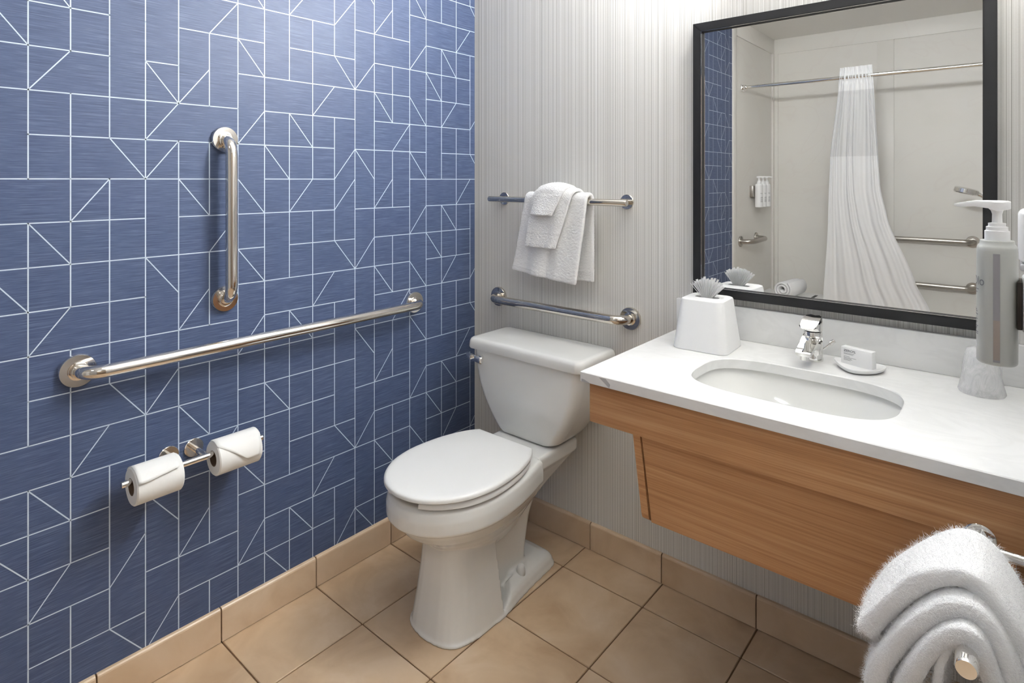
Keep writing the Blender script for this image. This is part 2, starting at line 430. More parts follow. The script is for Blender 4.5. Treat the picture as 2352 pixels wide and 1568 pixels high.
# ================================================================== vanity lamp and added fill lights
t = thing('vanity_light', 'long white glowing light bar on the striped wall above the mirror', 'light', (1.37, 0, 2.18))
box('back_plate', -.22, .22, -.025, 0, -.05, .05, M_chrome, t, .006)
box('diffuser', -.22, .22, -.125, -.030, -.040, .045, M_lamp, t, .012, 3); box('tray', -.23, .23, -.130, -.0255, -.047, -.0405, M_chrome, t, .002)  # opaque bottom plate added to hold direct lamp light off the counter
for (x, y, lb) in ((.75, -1.35, 'added round ceiling fill light nearer the toilet'), (.95, -2.65, 'added round ceiling fill light nearer the shower')):  # unseen ceiling discs added as fill for room and shower
    t = thing('ceiling_fill_light', lb, 'light', (x, y, ZC), 0, 'added round ceiling fill lights')
    bm = bmesh.new(); lathe(bm, [(.15, 0), (.16, -.01), (.16, -.025), (.15, -.03), (.145, -.03)]); build('rim', bm, M_chrome, t, 40)
    bm = bmesh.new(); lathe(bm, [(.145, -.02), (.145, -.032), (.10, -.05), (.04, -.058), (.001, -.06)]); build('diffuser', bm, M_ceil if y > -2 else M_ceil2, t, True)
area('hall_fill_light', (2.45, -2.5, 2.40), (0, 0, 0), .8, .8, HALL_E, (.97, .98, 1.0))  # added fill from the camera side, through the door opening

# ================================================================== grab bars and rails
def flange(par, pos, axis, R, th, m, name='flange'):
    bm = bmesh.new(); s = {'x': 'x', 'y': 'y'}[axis[0]]; sg = -1 if len(axis) > 1 else 1
    lathe(bm, [(R*.98, 0), (R, sg*th*.25), (R, sg*th*.7), (R*.95, sg*th), (R*.3, sg*th*1.05), (.001, sg*th*1.05)], 40, pos, s)
    return build(name, bm, m, par, 35)
def grab(name, label, a, b, out, r, R, m, bend=.055, group=None):
    """bar between wall points a and b standing off along vector out"""
    a, b, out = Vector(a), Vector(b), Vector(out); n = out.normalized(); d = (b-a).normalized()
    t = thing(name, label, 'grab bar', a, 0, group)
    L = b-a; Z = Vector((0,0,0))
    pts = [Z, out - n*bend]; pts += arc(out-n*bend, out, out+d*bend, 10)[1:]; pts += arc(L+out-d*bend, L+out, L+out-n*bend, 10); pts += [L]
    bm = bmesh.new(); tube(bm, pts, r, 28); build('bar', bm, m, t, 50)
    ax = ('x' if abs(n.x) > .5 else 'y') + ('-' if (n.x + n.y) < 0 else '')
    flange(t, Z, ax, R, .011, m); flange(t, L, ax, R, .011, m)
    for q in (Z, L):
        bm = bmesh.new(); sg = -1 if '-' in ax else 1
        lathe(bm, [(r*1.35, sg*.011), (r*1.35, sg*.014), (r*1.1, sg*.016), (r, sg*.016)], 28, q, ax[0]); build('collar', bm, m, t, 40)
    return t
grab('grab_bar', 'long polished horizontal grab bar across the blue wall', (0, -1.424, .878), (0, -.341, .878), (.062, 0, 0), .0165, .041, M_steel)
grab('grab_bar', 'short polished vertical grab bar on the blue wall', (0, -1.064, 1.47), (0, -1.064, 1.002), (.05, 0, 0), .0165, .038, M_steel)
grab('grab_bar', 'polished grab bar on the striped wall above the toilet tank', (.144, 0, .868), (.757, 0, .868), (0, -.062, 0), .0165, .040, M_nickel)
# towel bar
t = thing('towel_bar', 'slim chrome towel bar with overhanging ends on the striped wall', 'towel bar', (.173, 0, 1.274))
bm = bmesh.new(); tube(bm, [(-.033,-.06,0), (-.030,-.06,0), (.598,-.06,-.002), (.601,-.06,-.002)], [.0105,.012,.012,.0105], 24); build('rail', bm, M_nickel, t, 40)
for x in (0, .569):
    bm = bmesh.new(); tube(bm, [(x,0,0), (x,-.06,0)], .009, 20); build('post', bm, M_nickel, t, 40)
    flange(t, (x, 0, 0), 'y-', .0265, .006, M_nickel)

# ------------------------------------------------------------------ towels over the bar
def terry(o, k):
    tx = bpy.data.textures.new('terry', 'CLOUDS'); tx.noise_scale = .0035; tx.noise_depth = 2
    md = o.modifiers.new('d', 'DISPLACE'); md.texture = tx; md.strength = k; md.texture_coords = 'LOCAL'
    baked(o)
def drape(name, label, xl, xr, path, th, mats, hem=None, waves=0., seed=1, nu=26, extra=None, band=()):
    """path: list of (y,z); xl/xr: functions of s in 0..1 giving edges; the cloth runs back hem -> over the bar -> front hem"""
    P = [Vector((0, y, z)) for y, z in path]; D = [0]
    for a, b in zip(P, P[1:]): D.append(D[-1] + (b-a).length)
    N = 70; rows = []
    for i in range(N+1):
        s = i/N; d = s*D[-1]; k = max(j for j in range(len(D)-1) if D[j] <= d + 1e-9)
        f = (d-D[k])/(D[k+1]-D[k]); p = P[k].lerp(P[k+1], f)
        row = []
        for j in range(nu+1):
            u = j/nu; x = xl(s)*(1-u) + xr(s)*u
            v = Vector((x, p.y, p.z))
            front = max(0, (s-.5)*2)
            w = waves*front*(math.sin(u*PI*2.3+seed) + .5*math.sin(u*PI*5.1+seed*2))
            nn = noise.noise(Vector((x*14, p.z*9, seed)))*.004
            edge = (abs(u-.5)*2)**6
            v.y += -abs(w) - nn*front + edge*.006*front
            if extra: v += extra(s, u)
            row.append(v)
        rows.append(row)
    bm = bmesh.new(); V = [[bm.verts.new(v) for v in r] for r in rows]
    uvs = []
    for i in range(N):
        for j in range(nu):
            f = bm.faces.new((V[i][j], V[i][j+1], V[i+1][j+1], V[i+1][j])); s = (i+.5)/N
            if any(a <= s <= b for a, b in band): f.material_index = 1
    o = build(name, bm, mats, None, True)
    md = o.modifiers.new('s', 'SOLIDIFY'); md.thickness = th; md.offset = 0; md.use_even_offset = False
    md = o.modifiers.new('b', 'SUBSURF'); md.levels = 2; md.render_levels = 2
    baked(o); terry(o, .0035)
    return o
def hang(yb, yf, top, zb, zf, n=10, ry=None):
    yc, r = (yb+yf)/2, (yb-yf)/2
    pts = [(yb, zb + (top-r-zb)*k/6) for k in range(6)]
    pts += [(yc + r*math.cos(a), top - r + r*math.sin(a)) for a in [PI*k/n for k in range(n+1)]]
    pts += [(yf - .012*(k/6), top-r - (top-r-zf)*k/6) for k in range(1, 7)]
    return pts
lin = lambda a, b: (lambda s: a + (b-a)*s)
def sm(a, b, c):  # back width edge, at bar, front hem
    return lambda s: (a + (b-a)*min(1, s*2)) if s < .5 else (b + (c-b)*((s-.5)*2)**1.2)
o = drape('hand_towel', '', sm(.375, .352, .292), sm(.632, .632, .592), hang(-.043, -.082, 1.300, .985, 1.005), .015, [M_towel, M_hem], waves=.012, seed=2, band=((.0, .05), (.965, 1.)),
          extra=lambda s, u: Vector((0, 0, -.028*u*max(0, s-.6)*2.5)))
tag(o, 'widest white terry towel hanging lowest on the chrome towel bar', 'towel')
o = drape('hand_towel', '', sm(.40, .410, .376), sm(.60, .588, .512), hang(-.030, -.100, 1.314, 1.08, 1.102), .012, [M_towel, M_hem], waves=.004, seed=5, band=((.965, 1.), (.885, .897)),
          extra=lambda s, u: Vector((0, -.006, .012*math.sin(u*PI) if .3 < s < .7 else 0)))
tag(o, 'narrow folded white hand towel with woven hem, layered over the widest towel', 'towel')
o = drape('wash_cloth', '', sm(.43, .430, .412), sm(.56, .56, .506), hang(-.024, -.114, 1.325, 1.22, 1.222), .012, [M_towel, M_hem], waves=.003, seed=9, band=((.93, 1.),),
          extra=lambda s, u: Vector((0, -.006, .012*math.sin(u*PI) if .3 < s < .7 else 0)))
tag(o, 'small folded white washcloth on top of the towels on the bar', 'washcloth')

# ================================================================== toilet paper
t = thing('toilet_paper_holder', 'double polished toilet paper holder with two round flanges on the blue wall', 'paper holder', (0, -1.182, .592))
bm = bmesh.new(); tube(bm, [(.086,-.172,0), (.086,-.171,0), (.086,.19,0), (.086,.191,0)], [.0075,.0085,.0085,.0075], 20); build('rod', bm, M_steel, t, 40)
for y in (-.033, .033):
    flange(t, (0, y, 0), 'x', .026, .005, M_steel)
    bm = bmesh.new(); tube(bm, [(0,y,0), (.086,y,0)], .0085, 20); build('post', bm, M_steel, t, 40)
def roll(y0, y1, zc, label, flap):
    t = thing('toilet_paper_roll', label, 'toilet paper', (.086, y0, zc), 0, 'toilet paper rolls on the holder'); L = y1-y0
    bm = bmesh.new(); R, r = .047, .0215
    prof = [(r, 0), (R-.003, 0), (R, .003), (R, L-.003), (R-.003, L), (r, L)]
    n = 48; rings = []
    for rr, h in prof: rings.append([Vector((math.cos(2*PI*k/n)*rr, h, math.sin(2*PI*k/n)*rr)) for k in range(n)])
    loft(bm, rings, (False, False)); build('paper', bm, M_paper, t, 40)
    bm = bmesh.new(); rings = []
    for rr, h in ((r, L), (r, 0), (r-.0015, 0), (r-.0015, L), (r, L)): rings.append([Vector((math.cos(2*PI*k/n)*rr, h, math.sin(2*PI*k/n)*rr)) for k in range(n)])
    loft(bm, rings, (False, False)); build('core', bm, M_core, t, 40)
    # loose sheet following the roll and ending in a folded corner
    bm = bmesh.new(); N = 16; U = 10; rows = []
    for i in range(N+1):
        s = i/N
        if flap == 'point': a = PI*.62 - s*PI*.70; rad = R + .0012 + .007*max(0, s-.55)
        else: a = PI*.78 - s*PI*.58; rad = R + .0012 + .012*max(0, s-.6)**1.0
        row = []
        for j in range(U+1):
            u = j/U
            if flap == 'point':
                lo = .0 + .62*max(0, s-.45)/.55; hi = 1 - .12*max(0, s-.45)/.55; 
                y = L*(lo*(1-u)+hi*u); aa = a + (.0)
            else:
                lo, hi = .02, .98 - .1*s; y = L*(lo*(1-u)+hi*u); aa = a - (.25*(1-abs(u-.15)))*s
            row.append(bm.verts.new((math.cos(aa)*rad, y, math.sin(aa)*rad)))
        rows.append(row)
    for i in range(N):
        for j in range(U): bm.faces.new((rows[i][j], rows[i][j+1], rows[i+1][j+1], rows[i+1][j]))
    o = build('loose_sheet', bm, M_paper, t, True); md = o.modifiers.new('s', 'SOLIDIFY'); md.thickness = .0008; md.offset = 1
    return t
roll(-1.332, -1.222, .592-.0125, 'toilet paper roll nearer the camera, its sheet tucked over the top', 'tuck')
roll(-1.132, -1.012, .592-.0125, 'toilet paper roll nearer the toilet, its loose sheet folded to a point', 'point')

# ================================================================== toilet
T = thing('toilet', 'white two-piece toilet with closed lid in the corner by the blue wall', 'toilet', (.453, -.01, 0))
def interp(pts, x):
    for (a, fa), (b, fb) in zip(pts, pts[1:]):
        if a <= x <= b:
            q = (x-a)/(b-a); q2 = q*q*(3-2*q)*.35 + q*.65
            return fa + (fb-fa)*q2
    return pts[-1][1] if x > pts[-1][0] else pts[0][1]
# egg-shaped outline from back (y=yb) to the tip (y=yt)
EGG = [(0, .64), (.06, .75), (.13, .835), (.26, .935), (.4, .99), (.55, 1.0), (.68, .945), (.77, .86), (.86, .71), (.92, .56), (.965, .385), (.99, .20), (1, 0)]
def cat(pts, x):
    for k in range(len(pts)-1):
        if pts[k][0] <= x <= pts[k+1][0]: break
    p1, p2 = pts[k], pts[k+1]; p0 = pts[max(k-1, 0)]; p3 = pts[min(k+2, len(pts)-1)]
    h = p2[0]-p1[0]; q = (x-p1[0])/h
    m1 = (p2[1]-p0[1])/max(1e-6, p2[0]-p0[0])*h; m2 = (p3[1]-p1[1])/max(1e-6, p3[0]-p1[0])*h
    if k == len(pts)-2: m2 = (p2[1]-p1[1])*1.6
    return (2*q**3-3*q*q+1)*p1[1] + (q**3-2*q*q+q)*m1 + (-2*q**3+3*q*q)*p2[1] + (q**3-q*q)*m2
def egg(hw, yb, yt, n=28, inset=0., eg=EGG):
    """closed outline, starts at back right, to tip, to back left"""
    hw, yb, yt, inset = hw-inset, yb-inset, yt+inset, 0
    ss = [1-(1-k/n)**1.7 for k in range(n+1)]
    R_ = [(max(0, cat(eg, s))*hw, yb + (yt-yb)*s) for s in ss]
    pts = R_ + [(-x, y) for x, y in reversed(R_[:-1])]
    if inset:
        m = len(pts); out = []
        for i in range(m):
            a, b = Vector(pts[i-1]), Vector(pts[(i+1) % m]); d = (b-a)
            nrm = Vector((d.y, -d.x)).normalized() if d.length > 1e-9 else Vector((0,0))
            c = Vector(pts[i]); cen = Vector((0, (yb+yt)/2))
            if nrm.dot(cen-c) < 0: nrm = -nrm
            out.append(tuple(c + nrm*inset))
        pts = out
    return pts
ZR = .431    # rim top
bm = bmesh.new()
# bowl
RIM = [(0, .78), (.06, .81), (.13, .86), (.26, .94), (.4, .99), (.55, 1.0), (.68, .945), (.77, .86), (.86, .71), (.92, .56), (.965, .385), (.99, .20), (1, 0)]
def bowl_ring(hw, yb, yt, z): return [Vector((x, y, z)) for x, y in egg(hw, yb, yt, 28, 0, RIM)]
loft(bm, [bowl_ring(.174, -.29, -.752, ZR), bowl_ring(.184, -.285, -.765, ZR-.008), bowl_ring(.188, -.285, -.771, ZR-.03), bowl_ring(.189, -.285, -.770, ZR-.066), bowl_ring(.186, -.285, -.765, ZR-.071), bowl_ring(.175, -.285, -.750, ZR-.076),
          bowl_ring(.170, -.285, -.742, ZR-.090), bowl_ring(.159, -.29, -.724, ZR-.113), bowl_ring(.141, -.30, -.690, ZR-.136), bowl_ring(.115, -.31, -.645, ZR-.17), bowl_ring(.085, -.33, -.58, ZR-.22)])
# rear deck
def rr3(hx, y0, y1, r, z, n=6): return [Vector((x, y, z)) for x, y in rrect(hx, abs(y1-y0)/2, r, n, 0, (y0+y1)/2)]
loft(bm, [rr3(.122, -.38, -.05, .03, ZR-.002), rr3(.128, -.38, -.045, .03, ZR-.012), rr3(.128, -.38, -.045, .03, ZR-.042), rr3(.112, -.38, -.07, .03, ZR-.065), rr3(.078, -.40, -.15, .03, ZR-.13), rr3(.05, -.42, -.24, .03, ZR-.20)])
# front pedestal shield
def shield(hw, yf, yb, z):
    pts = []
    for k in range(17):
        a = PI*k/16; c_, s_ = math.cos(a), math.sin(a)
        pts.append(Vector((hw*math.copysign(abs(c_)**.62, c_), yb + (yf-yb)*abs(s_)**.58, z)))
    return pts
loft(bm, [shield(.1245, -.675, -.455, .0), shield(.1225, -.671, -.455, .02), shield(.113, -.655, -.46, .10), shield(.104, -.643, -.465, .18), shield(.099, -.636, -.47, .25), shield(.099, -.636, -.46, .32)])
# trapway column
loft(bm, [rr3(.05, -.50, -.255, .03, .0), rr3(.048, -.50, -.245, .03, .1), rr3(.050, -.50, -.225, .03, .2), rr3(.062, -.50, -.19, .03, .29), rr3(.09, -.50, -.14, .03, .37)])
# foot
def foot(o_, z):
    pts = []
    key = [(.0, -.140), (.07, -.142), (.088, -.152), (.096, -.18), (.102, -.27), (.112, -.36), (.1245, -.44), (.1245, -.50), (.1225, -.56), (.114, -.61), (.098, -.644), (.07, -.664), (.035, -.674), (0, -.677)]
    for k in range(len(key)-1):
        p0, p1, p2, p3 = key[max(k-1,0)], key[k], key[k+1], key[min(k+2, len(key)-1)]
        for q in (0, .25, .5, .75):
            pts.append(tuple(.5*(2*b + (c-a)*q + (2*a-5*b+4*c-d)*q*q + (3*b-a-3*c+d)*q**3) for a, b, c, d in zip(p0, p1, p2, p3)))
    pts.append(key[-1])
    full = pts + [(-x, y) for x, y in reversed(pts[1:-1])]
    def one(x, y):
        k = min(1, max(0, (y + .475)/.05)); zz = min(z, .009)*(1-k) + z*k; oo = o_*(1 + .8*(1-k)) if o_ < 0 else o_
        return Vector((x + (oo*(1 if x > 0 else -1) if abs(x) > 1e-6 else 0), y + (oo if y > -.3 else -oo), zz))
    return [one(x, y) for x, y in full]
loft(bm, [foot(.001, 0), foot(.0015, .008), foot(-.0015, .013), foot(-.006, .030), foot(-.013, .041), foot(-.024, .047), foot(-.050, .056)])
o = build('bowl', bm, M_porc, T, True)
md = o.modifiers.new('r', 'REMESH'); md.mode = 'VOXEL'; md.voxel_size = .0036; md.use_smooth_shade = True
md = o.modifiers.new('s', 'SMOOTH'); md.factor = .5; md.iterations = 7
baked(o)
for s in (-1, 1):
    bm = bmesh.new(); lathe(bm, [(.0145, .04), (.0145, .058), (.013, .068), (.009, .0745), (.001, .076)], 24, (s*.076, -.318, 0)); build('bolt_cap', bm, M_seat, T, True)
# seat: open-front ring
bm = bmesh.new(); ZS = ZR + .004
outer = egg(.184, -.318, -.766, 40); inner = egg(.118, -.385, -.695, 40)
m_ = len(outer); rings = []
for i in range(m_):
    (xo, yo), (xi, yi) = outer[i], inner[i]
    if yo < -.70 and abs(xo) < .060: rings.append(None); continue
    q = lambda f, z: Vector((xo+(xi-xo)*f, yo+(yi-yo)*f, z))
    rings.append([q(.0, ZS+.004), q(.0, ZS+.014), q(.06, ZS+.019), q(.2, ZS+.021), q(.8, ZS+.019), q(.95, ZS+.014), q(1, ZS+.006), q(.9, ZS), q(.1, ZS)])
k0 = next(i for i in range(m_) if rings[i] is None); seq = [rings[(k0+i) % m_] for i in range(m_)]; seq = [r for r in seq if r]
loft(bm, seq); build('seat', bm, M_seat, T, 50)
# lid
bm = bmesh.new(); ZL = ZS + .0225
loft(bm, [[Vector((x, y, z)) for x, y in egg(.1865, -.311, -.778, 40, ins)] for ins, z in ((.004, ZL), (.0, ZL+.003), (.0, ZL+.010), (.003, ZL+.014), (.009, ZL+.0165), (.019, ZL+.0175), (.05, ZL+.0182), (.12, ZL+.0185))])
build('lid', bm, M_seat, T, 40)
for s in (-1, 1):
    bm = bmesh.new(); tube(bm, [(s*.055, -.302, ZR+.018), (s*.1, -.302, ZR+.018)], .010, 16); bx(bm, s*.0775-.018, s*.0775+.018, -.318, -.285, ZR-.006, ZR+.012, .003); build('hinge', bm, M_seat, T, 40)
# tank
bm = bmesh.new()
TK = [(.433, .116, .084), (.437, .126, .089), (.447, .139, .092), (.465, .153, .0945), (.50, .177, .098), (.55, .205, .101), (.60, .224, .103), (.66, .238, .104), (.722, .245, .104)]
rings = []
for z, hx, hy in TK:
    cy = -.012 - .105
    pts = rrect(hx, hy, min(.035, hx*.3), 8, 0, cy)
    # slightly bowed front
    rings.append([Vector((x, y - (.012*(1-(x/hx)**2) if y < cy else 0), z)) for x, y in pts])
loft(bm, rings); o = build('tank', bm, M_porc, T, 50)
bm = bmesh.new()
def lid_ring(hx, hy, z, r=.025): return [Vector((x, y - (.013*(1-min(1, (x/.26))**2) if y < -.117 else 0), z)) for x, y in rrect(hx, hy, r, 8, 0, -.117)]
loft(bm, [lid_ring(.243, .106, .718), lid_ring(.257, .116, .719), lid_ring(.259, .118, .724), lid_ring(.257, .1165, .744), lid_ring(.253, .113, .753), lid_ring(.247, .107, .757, .022), lid_ring(.235, .095, .7585, .02), lid_ring(.15, .05, .7595, .02)])
build('tank_lid', bm, M_porc, T, 50)
lv = bpy.data.objects.new('flush_lever', None)
bm = bmesh.new()
rings = []
for x, hh, yy in ((-.258, .007, -.233), (-.252, .0105, -.238), (-.225, .012, -.241), (-.19, .0125, -.243), (-.178, .0125, -.243), (-.174, .011, -.240)):
    rings.append([Vector((x, yy + dy, .690 + dz - (x+.23)*.12)) for dy, dz in ((-.005, -hh*.8), (-.006, 0), (-.005, hh*.8), (.0, hh), (.005, hh*.8), (.006, 0), (.005, -hh*.8), (0, -hh))])
loft(bm, rings); lv = build('flush_lever', bm, M_chrome, T, 50)
bm = bmesh.new(); bx(bm, -.236, -.218, -.258, -.243, .683, .699, .003); tube(bm, [(-.19, -.236, .69), (-.19, -.215, .69)], .01, 16); build('pivot_knob', bm, M_chrome, lv, 40)

# ================================================================== vanity
CT, CB = .864, .838                       # counter top / underside
CX0, CY0 = .934, -.582
ctr = thing('countertop', 'white quartz vanity countertop with backsplash and oval sink cutout', 'countertop', (CX0, 0, CT))
SCX, SCY, SHX, SHY = 1.373, -.342, .2225, .143
hole = superell(SHX, SHY, 3.3, 96, SCX, SCY)
bm = bmesh.new()
def to_rect(x, y):
    dx, dy = x-SCX, y-SCY; ts = []
    if dx > 1e-9: ts.append((XW-SCX)/dx)
    if dx < -1e-9: ts.append((CX0-SCX)/dx)
    if dy > 1e-9: ts.append((0-SCY)/dy)
    if dy < -1e-9: ts.append((CY0-SCY)/dy)
    k = min(ts); return (SCX+dx*k, SCY+dy*k)
outr = [to_rect(*p) for p in hole]
for cx_, cy_ in ((CX0, CY0), (CX0, 0), (XW, CY0), (XW, 0)):      # snap the nearest sample to each corner
    k = min(range(len(outr)), key=lambda i: (outr[i][0]-cx_)**2 + (outr[i][1]-cy_)**2); outr[k] = (cx_, cy_)
off = Vector((CX0, 0, CT)); L3 = lambda P, z: [Vector((x, y, z)) - off for x, y in P]
shr = lambda P, d: [(x + (d if x <= CX0+1e-4 else 0), y + (d if y <= CY0+1e-4 else 0)) for x, y in P]
hin = superell(SHX+.002, SHY+.002, 3.3, 96, SCX, SCY)
rings = [L3(hole, CB), L3(hole, CT-.002), L3(hin, CT), L3(shr(outr, .002), CT), L3(outr, CT-.002), L3(outr, CB+.001), L3(shr(outr, .001), CB), L3(hole, CB)]
V = loft(bm, rings, (False, False)); bmesh.ops.remove_doubles(bm, verts=bm.verts, dist=1e-6)
build('slab', bm, M_quartz, ctr, 30)
box('backsplash', 0, XW-CX0, -.02, 0, 0.0002, .1, M_quartz, ctr, .0015)
# dark vein patch near the front left edge
bm = bmesh.new(); bm.faces.new([bm.verts.new(p) for p in ((.055, CY0-.0003, -.004), (.085, CY0-.0003, -.025), (.088, CY0-.0003, -.016), (.075, CY0-.0003, -.004))]); bm.faces.new([bm.verts.new(p) for p in ((.004, CY0-.0003, -.0248), (.03, CY0-.0003, -.0248), (.012, CY0-.0003, -.019), (.004, CY0-.0003, -.018))])
build('vein', bm, mat('grey_vein', srgb(182, 182, 184), .3), ctr)['kind'] = 'stuff'
# sink basin
sk = thing('sink', 'white undermount oval basin set below the countertop', 'sink', (SCX, SCY, CB))
bm = bmesh.new(); rings = []
def se(hx, hy, e, z): return [Vector((x, y, z)) for x, y in superell(hx, hy, e, 72)]
inn = [(.232, .153, 3.3, 0), (.228, .150, 3.2, -.01), (.21, .133, 2.7, -.05), (.185, .112, 2.5, -.095), (.14, .082, 2.3, -.122), (.08, .05, 2., -.135), (.024, .024, 2., -.14)]
for a in inn: rings.append(se(*a))
outp = [(.03, .03, 2., -.155), (.15, .095, 2.4, -.14), (.2, .13, 2.6, -.11), (.23, .152, 2.8, -.03), (.245, .168, 2.9, -.012), (.245, .168, 2.9, 0), (.232, .153, 3.3, 0)]
for a in outp: rings.append(se(*a))
loft(bm, rings, (False, False)); build('basin', bm, M_porc, sk, 40)
bm = bmesh.new(); lathe(bm, [(.03, -.1395), (.029, -.137), (.02, -.1365), (.018, -.140), (.001, -.140)], 32); build('drain', bm, M_chrome, sk, 40)
# cabinet
vn = thing('vanity', 'wall-hung wood veneer vanity apron with sloped panel below the countertop', 'vanity', (CX0, 0, 0))
AX = .948-CX0; RX = XW-CX0
box('apron', AX, RX, -.560, -.542, .733, CB, M_wood, vn, .001)
box('side_panel', AX, AX+.018, -.542, 0, .733, CB, M_wood, vn, .001)
bm = bmesh.new()
A = [(-.541, .745), (-.485, .491), (-.470, .494), (-.525, .745)]
loft(bm, [[Vector((x, y, z)) for y, z in A] for x in (1.083-CX0, RX-.068)]); build('sloped_panel', bm, M_wood, vn)
def bracket(x0, x1):
    bm = bmesh.new()
    prof = [(-.541, .745), (-.493, .512), (-.488, .498), (-.478, .490), (-.464, .486), (0, .486), (0, .745)]
    loft(bm, [[Vector((x, y, z)) for y, z in prof] for x in (x0, x1)]); return build('bracket', bm, M_wood, vn)
bracket(1.059-CX0, 1.0785-CX0); bracket(RX-.066, RX-.048)
box('bracket_gap_shade', 1.0785-CX0, 1.083-CX0, -.48, -.05, .52, .72, M_dark, vn)  # dark box painting in the shade between bracket and sloped panel
box('end_panel', RX-.047, RX-.001, -.50, -.02, .486, .733, M_wood, vn)

# ------------------------------------------------------------------ faucet
fa = thing('faucet', 'chrome single-lever basin faucet behind the sink', 'faucet', (1.362, -.092, CT), math.radians(0))
bm = bmesh.new(); lathe(bm, [(.0255, 0), (.0255, .006), (.024, .012), (.0235, .06), (.0235, .075), (.0225, .0775)], 40); build('body', bm, M_chrome, fa, 40)
bm = bmesh.new(); rings = []
for y, hw, zt, zb in ((-.012, .022, .070, .030), (-.035, .0215, .064, .035), (-.06, .021, .054, .034), (-.085, .0205, .046, .033), (-.098, .020, .043, .031), (-.105, .018, .040, .032)):
    zm = (zt+zb)/2
    rings.append([Vector((x, y, z)) for x, z in ((hw, zt-.002), (hw, zm), (hw*.92, zb+.002), (hw*.8, zb), (-hw*.8, zb), (-hw*.92, zb+.002), (-hw, zm), (-hw, zt-.002), (-hw*.95, zt), (hw*.95, zt))])
loft(bm, rings); build('spout', bm, M_chrome, fa, 35)
bm = bmesh.new(); lathe(bm, [(.011, .020), (.011, .034), (.001, .034)], 24, (0, -.088, 0)); build('aerator', bm, M_chrome, fa, 40)
bm = bmesh.new(); lathe(bm, [(.0215, .079), (.0235, .081), (.0235, .098), (.0225, .106), (.019, .1115), (.001, .113)], 40); lvr = build('lever_cap', bm, M_chrome, fa, 40)
bm = bmesh.new(); rings = []
for y, hw, zt, th in ((.02, .012, .118, .010), (.008, .021, .1175, .013), (-.012, .0235, .116, .013), (-.032, .024, .110, .011), (-.052, .0225, .1015, .007), (-.062, .017, .097, .004)):
    rings.append([Vector((x, y, z)) for x, z in ((hw, zt-th*.4), (hw*.9, zt), (0, zt-.0015), (-hw*.9, zt), (-hw, zt-th*.4), (-hw*.8, zt-th), (hw*.8, zt-th))])
loft(bm, rings); build('lever', bm, M_chrome, fa, 35)
bm = bmesh.new(); tube(bm, [(.012, .016, .02), (.040, .022, .047)], .0022, 10); tube(bm, [(.036, .021, .044), (.038, .0215, .046), (.048, .024, .054)], [.004, .0065, .006], 12); build('drain_lift_rod', bm, M_chrome, fa, 40)
bm = bmesh.new(); bx(bm, .0225, .0238, -.030, -.024, .052, .055); bx(bm, .0228, .0241, -.020, -.017, .054, .057); bx(bm, .0230, .0243, -.013, -.008, .054, .057); build('marking', bm, M_dark, fa)['kind'] = 'stuff'

# ------------------------------------------------------------------ tissue box
tb = thing('tissue_box', 'white tapered tissue box cover on the left end of the counter', 'tissue box', (1.090, -.148, CT), math.radians(3))
bm = bmesh.new()
def tr(h, r, z): return [Vector((x, y, z)) for x, y in rrect(h, h*.99, r, 8)]
rings = [tr(.078, .026, 0), tr(.0795, .026, .002), tr(.0625, .024, .138), tr(.061, .023, .1415), tr(.058, .022, .143)]
n_ = len(rings[0]); hole_ = [Vector((.040*math.cos(2*PI*k/n_+.3), .013*math.sin(2*PI*k/n_+.3), .1435)) for k in range(n_)]
# align the slot with the ring order
sl = []
for v in rings[-1]:
    a = math.atan2(v.y, v.x); sl.append(Vector((.040*math.cos(a), .014*math.sin(a), .143)))
rings += [sl, [Vector((v.x, v.y, .130)) for v in sl]]
loft(bm, rings, (True, False)); build('cover', bm, M_matte, tb, 40)
ts = thing('tissue', 'fanned white tissue pulled up from the tissue box', 'tissue', (1.090, -.148, CT+.136), math.radians(3))
bm = bmesh.new(); N = 17
def fan(a0, a1, nf, yo):   # one pleated sheet opening like a fan
    for k in range(nf):
        a = a0 + (a1-a0)*k/(nf-1); x0 = math.sin(a)*.012
        h = .062 + random.uniform(-.004, .004)
        b = a + .066
        yy = yo + (.004 if k % 2 else -.004)
        p = [Vector((x0-.001, yo, 0)), Vector((x0+.001, yo, 0)), Vector((math.sin(b)*h*1.02, yy+.007*(1 if k % 2 else -1), math.cos(b)*h)), Vector((math.sin(a)*h*1.02, yy, math.cos(a)*h))]
        th = Vector((0, .0006, 0))
        loft(bm, [[q - th for q in p], [q + th for q in p]])
for yo in (-.006, .006): fan(-.82, -.10, 12, yo)
for yo in (-.006, .006): fan(.04, .80, 12, yo)
build('sheets', bm, M_tissue, ts)

# ------------------------------------------------------------------ soap dish, soap box, wrapped cup
sd = thing('soap_dish', 'small white leaf-shaped soap dish right of the faucet', 'soap dish', (1.474, -.112, CT))
def leaf(k, z, lift=0):
    pts = [(.060, .010), (.050, -.020), (.030, -.044), (.005, -.060), (-.02, -.056), (-.045, -.022), (-.068, .020), (-.045, .034), (0, .046), (.04, .046), (.058, .034)]
    return [Vector((x*k, y*k, z + (lift*max(0, -x-.03)*8))) for x, y in pts]
bm = bmesh.new(); loft(bm, [leaf(.80, 0), leaf(.92, .004, .004), leaf(1.0, .012, .014), leaf(.985, .0135, .014), leaf(.93, .0115, .010), leaf(.7, .010, .003)])
o = build('dish', bm, M_plastic, sd, True); md = o.modifiers.new('s', 'SUBSURF'); md.levels = 2; md.render_levels = 2
sbx = thing('soap_box', 'small white soap carton lettered ZERO standing in the soap dish', 'soap box', (1.473, -.1115, CT+.0098), math.radians(-16))
box('carton', -.038, .038, -.011, .011, 0, .044, M_matte, sbx, .0006)
RM = Matrix.Rotation(PI/2, 4, 'X')
